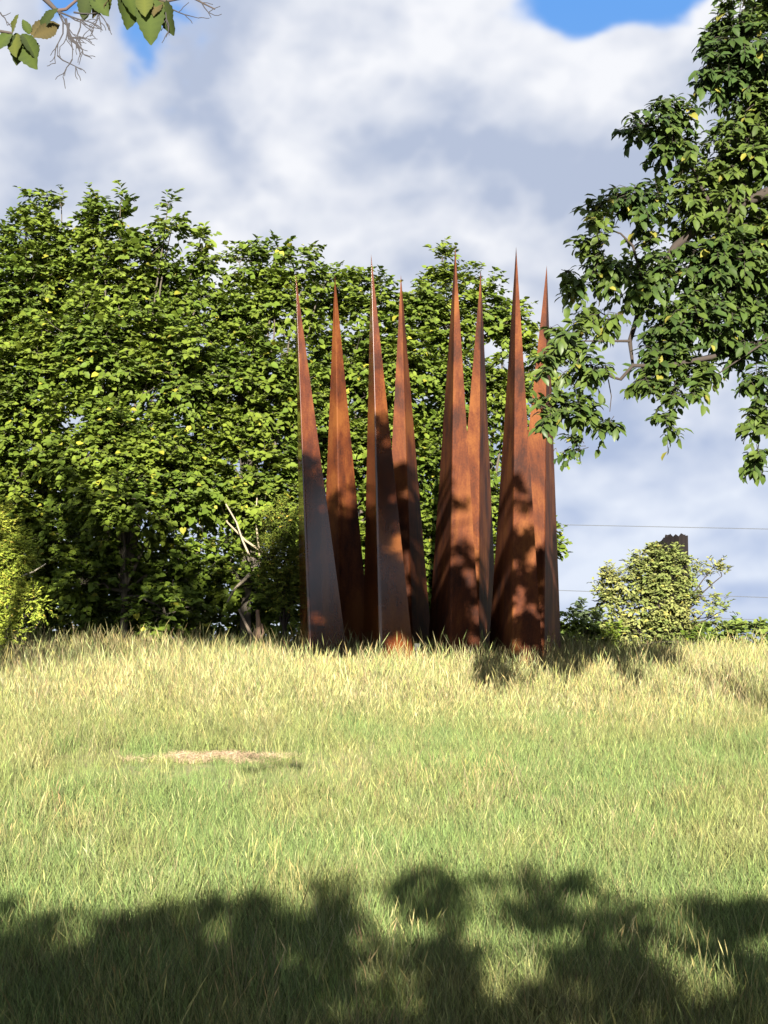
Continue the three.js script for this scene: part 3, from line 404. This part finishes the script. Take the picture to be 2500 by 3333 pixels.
  const lm = [[0.022, 0.036, 0.005], [0.036, 0.046, 0.007], [0.014, 0.023, 0.004], [0.036, 0.030, 0.010]].map((c) => new THREE.MeshPhysicalMaterial({ color: new THREE.Color().setRGB(...c), vertexColors: true, roughness: 0.8, specularIntensity: 0.25, side: THREE.DoubleSide, transmission: 0.35, thickness: 0 }));
  const M = new THREE.Matrix4();
  // stalk end, tip (pixels), tone, roll
  const LV = [[40, 108, 50, 52, 1, 0.2], [40, 108, -40, 158, 0, 0.4], [50, 108, 45, 170, 1, 1.2], [60, 110, 58, 190, 2, 0.5], [70, 112, 104, 205, 0, 0.3], [75, 112, 120, 160, 2, 0.9], [82, 118, 95, 195, 2, 0.2], [96, 112, 80, 65, 0, 0.8], [100, 112, 185, 75, 3, 0.2], [135, 92, 165, 28, 2, 0.5], [185, 90, 120, 112, 3, 0.3],
    [290, -30, 270, 42, 2, 0.4], [300, -20, 345, 38, 0, 0.3], [330, -40, 350, 30, 1, 0.6], [350, -20, 300, 45, 3, 0.7], [420, -30, 390, 30, 2, 0.5], [430, -20, 420, 82, 0, 0.3], [440, -20, 455, 60, 2, 0.6], [470, -20, 470, 35, 1, 0.3], [490, -10, 488, 102, 0, 0.25], [500, -15, 515, 60, 1, 0.2], [535, 0, 540, 92, 2, 1.35], [520, 0, 500, 40, 3, 0.5], [400, -50, 440, 20, 0, 0.4]];
  LV.forEach(([x0, y0, x1, y1, tone, roll], k) => {
    const a = at(x0, y0, D), b = at(x1, y1, D + (r() - 0.5) * 0.08), d = b.clone().sub(a), len = d.length() * 1.12; d.normalize();
    let n = V(0, 0.25, 1).addScaledVector(V(1, 0, 0), (r() - 0.5) * 2 * roll).addScaledVector(rdir(r), 0.3); n.addScaledVector(d, -n.dot(d)).normalize();
    const me = add(new THREE.Mesh(leafGeo[k % 2], lm[tone]), 'leaf', tree); M.makeBasis(n.clone().cross(d), n, d); me.quaternion.setFromRotationMatrix(M); me.position.copy(a).sub(foot); me.scale.setScalar(len);
  });
}
{
  const L = [], sh = (px, py, r, k = 1, back = -4.6) => { const q = dirOf(px, py); let p = null; for (let d = 3; d < 40; d += 0.02) { const c = at(px, py, d); if (c.y <= ground(c.x, c.z) + 0.08) { p = c; break; } } const c = onRay(p, back); L.push([[c.x, c.y, c.z], 0, 0, r, r * 0.9, k]); };
  sh(-100, 3080, 0.55); sh(250, 3120, 0.55); sh(600, 3130, 0.52); sh(850, 3100, 0.48); sh(1120, 2960, 0.26); sh(1350, 2950, 0.25); sh(1560, 2965, 0.24); sh(1760, 2940, 0.24); sh(1080, 3160, 0.36); sh(1320, 3100, 0.22); sh(1930, 3000, 0.27); sh(2150, 3010, 0.25); sh(2330, 3010, 0.25); sh(2520, 3000, 0.30); sh(1780, 3080, 0.2); sh(2760, 2990, 0.3); sh(1900, 3240, 0.30); sh(1480, 3300, 0.36); sh(2100, 3260, 0.36); sh(2450, 3340, 0.42); sh(300, 3330, 0.6); sh(900, 3330, 0.6); sh(1500, 3080, 0.28, 0.35); sh(2080, 3050, 0.28, 0.4); sh(280, 3150, 0.3, 0.6); sh(1250, 3040, 0.2, 0.4); sh(2650, 3250, 0.4); sh(600, 3430, 0.5, 0.9); sh(1500, 3430, 0.5, 0.9); sh(2250, 3430, 0.45, 0.9);
  growTree('shade_tree', 'small tree behind the camera that shades the near grass', 'tree', null, { seed: 151, rough: 0.55, foot: V(0.8, ground(0.8, 5.6), 5.6), trunkH: 3.0, trunkR: 0.12, o: { len: 0.10, wid: 0.08, cover: 2.6, twigShare: 0.05, spray: 0.24, bark: BROWN_BARK }, lobes: L });
}

// ------------------------------------------------------------------ right: shrub, pillar, hedge, far tree, cables
growTree('pale_shrub', 'pale olive shrub growing in front of the dark pillar right of the sculpture', 'shrub', null, { seed: 161, rough: 0.25, foot: onGround(2120, 28), trunkH: 0.5, trunkR: 0.05, mat: LEAF_DULL, o: { len: 0.085, wid: 0.046, per: 10, scatter: 0.9, cover: 3.4, rise: 0.55, spray: 0.28, bark: BROWN_BARK, pal: { a: [0.10, 0.13, 0.032], b: [0.172, 0.18, 0.058], y: 0.03, yellow: [0.30, 0.27, 0.06] } }, lobes: [
  [2180, 1850, 28, 90, 60], [2110, 1830, 28, 60, 40], [2080, 1880, 28, 90, 60], [1990, 1910, 28, 70, 50], [1960, 1950, 28, 40, 50], [2100, 1970, 28, 130, 80], [2210, 1950, 28, 60, 90], [2060, 2060, 28, 120, 60], [2190, 2060, 28, 90, 60], [2230, 1840, 28, 30, 40],
  [2320, 1850, 28, 30, 14, 0.6], [2350, 1875, 28, 22, 14, 0.6], [2280, 1870, 28, 30, 20, 0.35], [2290, 1940, 28, 40, 20, 0.35], [2330, 1970, 28, 30, 12, 0.4], [2360, 1985, 28, 12, 8, 0.5], [2300, 2010, 28, 40, 20, 0.3]] });
growTree('green_bush', 'low green bush close behind the foot of the last spike', 'bush', null, { seed: 162, foot: onGround(1880, 27), trunkH: 0.3, trunkR: 0.03, o: { len: 0.09, wid: 0.07, spray: 0.24, cover: 3.6 }, lobes: [[1870, 2050, 27, 50, 40], [1930, 2060, 27, 50, 40], [1980, 2080, 27, 60, 40], [1850, 2100, 27, 60, 40], [2280, 2100, 27.5, 60, 34]] });
{
  const p = onGround(2195, 36), root = base('broken_pillar', p), h = at(2195, 1738, 36).y - p.y, m = 36 / FPX, r = rng(171);
  const block = (x0, x1, z0, z1, y1, nx, nz, jag, name, col) => {          // an upright slab with ribbed sides and a broken top
    const ring = [], top = []; const put = (x, z) => { const q = V(x + (r() - 0.5) * 0.035, 0, z + (r() - 0.5) * 0.035); ring.push(q); top.push(y1(x) + (r() - 0.5) * jag); };
    for (let k = 0; k < nx; k++) put(mix(x0, x1, k / nx), z1); for (let k = 0; k < nz; k++) put(x1, mix(z1, z0, k / nz)); for (let k = 0; k < nx; k++) put(mix(x1, x0, k / nx), z0); for (let k = 0; k < nz; k++) put(x0, mix(z0, z1, k / nz));
    const P = [], I = [], n = ring.length; for (let k = 0; k < n; k++) { const a = ring[k], b = ring[(k + 1) % n], o = P.length / 3; P.push(a.x, -0.3, a.z, b.x, -0.3, b.z, b.x, top[(k + 1) % n], b.z, a.x, top[k], a.z); I.push(o, o + 1, o + 2, o, o + 2, o + 3); }
    const cx = (x0 + x1) / 2, cz = (z0 + z1) / 2, cy = y1(cx) - jag; for (let k = 0; k < n; k++) { const a = ring[k], b = ring[(k + 1) % n], o = P.length / 3; P.push(a.x, top[k], a.z, b.x, top[(k + 1) % n], b.z, cx, cy, cz); I.push(o, o + 1, o + 2); }
    const g = new THREE.BufferGeometry(); g.setAttribute('position', new THREE.Float32BufferAttribute(P, 3)); g.setIndex(I); g.computeVertexNormals(); add(new THREE.Mesh(g, new THREE.MeshPhysicalMaterial({ color: new THREE.Color().setRGB(...col), roughness: 0.95, specularIntensity: 0.2 })), name, root);
  };
  block(-0.01, 0.34, -0.35, 0.30, (x) => h - 0.30 * x * x - 0.03, 7, 5, 0.10, 'tall_slab', [0.009, 0.0075, 0.0075]);
  block(-0.50, -0.015, -0.5, 0.10, (x) => h - 0.10 + x * 0.42, 5, 5, 0.10, 'low_slab', [0.005, 0.004, 0.0045]);
  root.rotation.y = 0.5; root.scale.set(0.84, 1, 0.84); tag(root, 'dark broken pillar top showing above the pale shrub', 'pillar');
}
{
  const foot = onGround(2300, 60), r = rng(181), root = base('hedge', foot), leaves = new MB(foot), wood = new MB(foot), o = { kind: 'broad', len: 0.24, wid: 0.19, droop: 0.1, leafDroop: 0.4, scatter: 0.8, twig: 0.01, bark: BROWN_BARK, pal: { a: [0.058, 0.095, 0.018], b: [0.105, 0.138, 0.025], y: 0.02, yellow: [0.2, 0.2, 0.05] } };
  for (let px = 1650; px < 3300; px += 26) {
    const d = 60 + 4 * noise(px * 0.004, 2, 1) - (px - 2300) * 0.004, p = onGround(px, d), yt = at(px, 2034 + 10 * noise(px * 0.012, 5, 5) + (px > 2180 && px < 2330 ? 2 : 0) + (px < 1960 ? 10 : 0), d).y;
    wood.tube([p, p.clone().add(V(0.1, 0.8, 0)), p.clone().add(V(0.0, 1.8, 0.1))], 0.05, 0.02, 5, BROWN_BARK);
    for (let k = 0; k < 34; k++) { const y = mix(p.y + 0.1, yt, Math.pow(r(), 0.7)), q = V(p.x + (r() - 0.5) * 0.7, y, p.z + (r() - 0.2) * 1.4); spray(leaves, null, q, V(r() - 0.5, 0.5, 0.5 + r() * 0.5).normalize(), 0.4, 6, o, r); }
  }
  wood.mesh('stems', BARK, root).userData.kind = 'stuff'; leaves.mesh('foliage', LEAF_DULL, root); tag(root, 'long far green hedge closing the field on the right', 'hedge');
}
growTree('round_tree', 'small round dark tree far beyond the hedge beside the last spike', 'tree', null, { seed: 183, foot: onGround(1890, 80), trunkH: 1.4, trunkR: 0.15, o: { len: 0.3, wid: 0.24, spray: 0.6, cover: 3.4, pal: { a: [0.05, 0.075, 0.035], b: [0.075, 0.10, 0.045], y: 0, yellow: [0, 0, 0] } }, lobes: [[1895, 2005, 80, 48, 30], [1870, 2015, 80, 30, 24], [1925, 2018, 80, 30, 24], [1890, 2045, 80, 60, 20]] });
growTree('round_tree', 'tiny dark treetop rising over the far hedge at the right', 'tree', null, { seed: 184, foot: onGround(2395, 80), trunkH: 1.4, trunkR: 0.1, o: { len: 0.28, wid: 0.22, spray: 0.5, cover: 3.4, pal: { a: [0.05, 0.085, 0.03], b: [0.075, 0.11, 0.04], y: 0, yellow: [0, 0, 0] } }, lobes: [[2393, 2036, 80, 14, 10], [2400, 2050, 80, 40, 16]] });
{
  const wire = new THREE.MeshStandardMaterial({ color: 0x33383f, roughness: 0.6 });
  const C2 = [[1825, 1708, 2500, 1722, 'highest overhead cable crossing the sky right of the sculpture'], [1830, 1922, 2500, 1945, 'overhead cable crossing behind the top of the pale shrub'], [1830, 1998, 2500, 2018, 'overhead cable just above the far hedge'], [1830, 2018, 2500, 2032, 'lowest overhead cable touching the hedge line']];
  for (const [x0, y0, x1, y1, label] of C2) {
    const pts = [], f = (x) => y0 + (y1 - y0) * (x - x0) / (x1 - x0); for (let x = 1300; x <= 4200; x += 100) { const q = at(x, f(x), 95); q.y -= 0; pts.push(q); }
    const o = pts[0].clone(), mb = new MB(o); mb.tube(pts, 0.024, 0.024, 5); const m = mb.mesh('overhead_cable', wire); m.position.copy(o); tag(m, label, 'cable', 'overhead cables');
  }
}
// ------------------------------------------------------------------ small things in the field
{
  const p = onGround(838, 22.4), root = base('tree_stump', p), mb = new MB(p), r = rng(191), T = (pts, a, b, c) => mb.tube(P2(pts, 22.4), a, b, 7, c), RED = [0.16, 0.105, 0.072];
  T([[838, 2150], [836, 2090], [842, 2040], [838, 1985]], 0.075, 0.028, RED); T([[838, 2110], [815, 2060], [790, 2010], [776, 1983]], 0.035, 0.014, [0.16, 0.125, 0.095]); T([[842, 2090], [858, 2060], [852, 2030]], 0.03, 0.015, RED); T([[825, 2140], [822, 2080], [830, 2045]], 0.03, 0.012, [0.19, 0.14, 0.10]);
  mb.mesh('stump', BARK, root); tag(root, 'split reddish tree stump left of the sculpture', 'stump');
}
{
  const p = onGround(1358, 19.9), root = base('marker_plate', p), g = new THREE.BoxGeometry(0.075, 0.10, 0.012), s = new THREE.BoxGeometry(0.025, 0.5, 0.012);
  const y = at(1358, 2106, 19.9).y - p.y, a = add(new THREE.Mesh(g, new THREE.MeshStandardMaterial({ color: 0x2c2d2a, roughness: 0.9 })), 'plate', root), b = add(new THREE.Mesh(s, new THREE.MeshStandardMaterial({ color: 0x6b655c, roughness: 0.8 })), 'stake', root);
  a.position.y = y; a.rotation.x = -0.2; b.position.set(0, y - 0.28, -0.014); tag(root, 'small pale plate on a stake at the foot of the sculpture', 'marker');
}
{
  const mb = new MB(), P = P2([[1795, 3090], [1815, 3030], [1835, 2960], [1850, 2905]], 7.9); const o = P[0].clone(); mb.o = o; mb.tube([V(P[0].x, ground(P[0].x, P[0].z) - 0.02, P[0].z), ...P], 0.006, 0.0025, 5, C.pale);
  const m = mb.mesh('grass_stalk', new THREE.MeshStandardMaterial({ vertexColors: true, roughness: 0.8 })); m.position.copy(o); tag(m, 'single thick pale stalk leaning in the shaded foreground grass', 'stalk');
}
renderer.render(scene, camera);
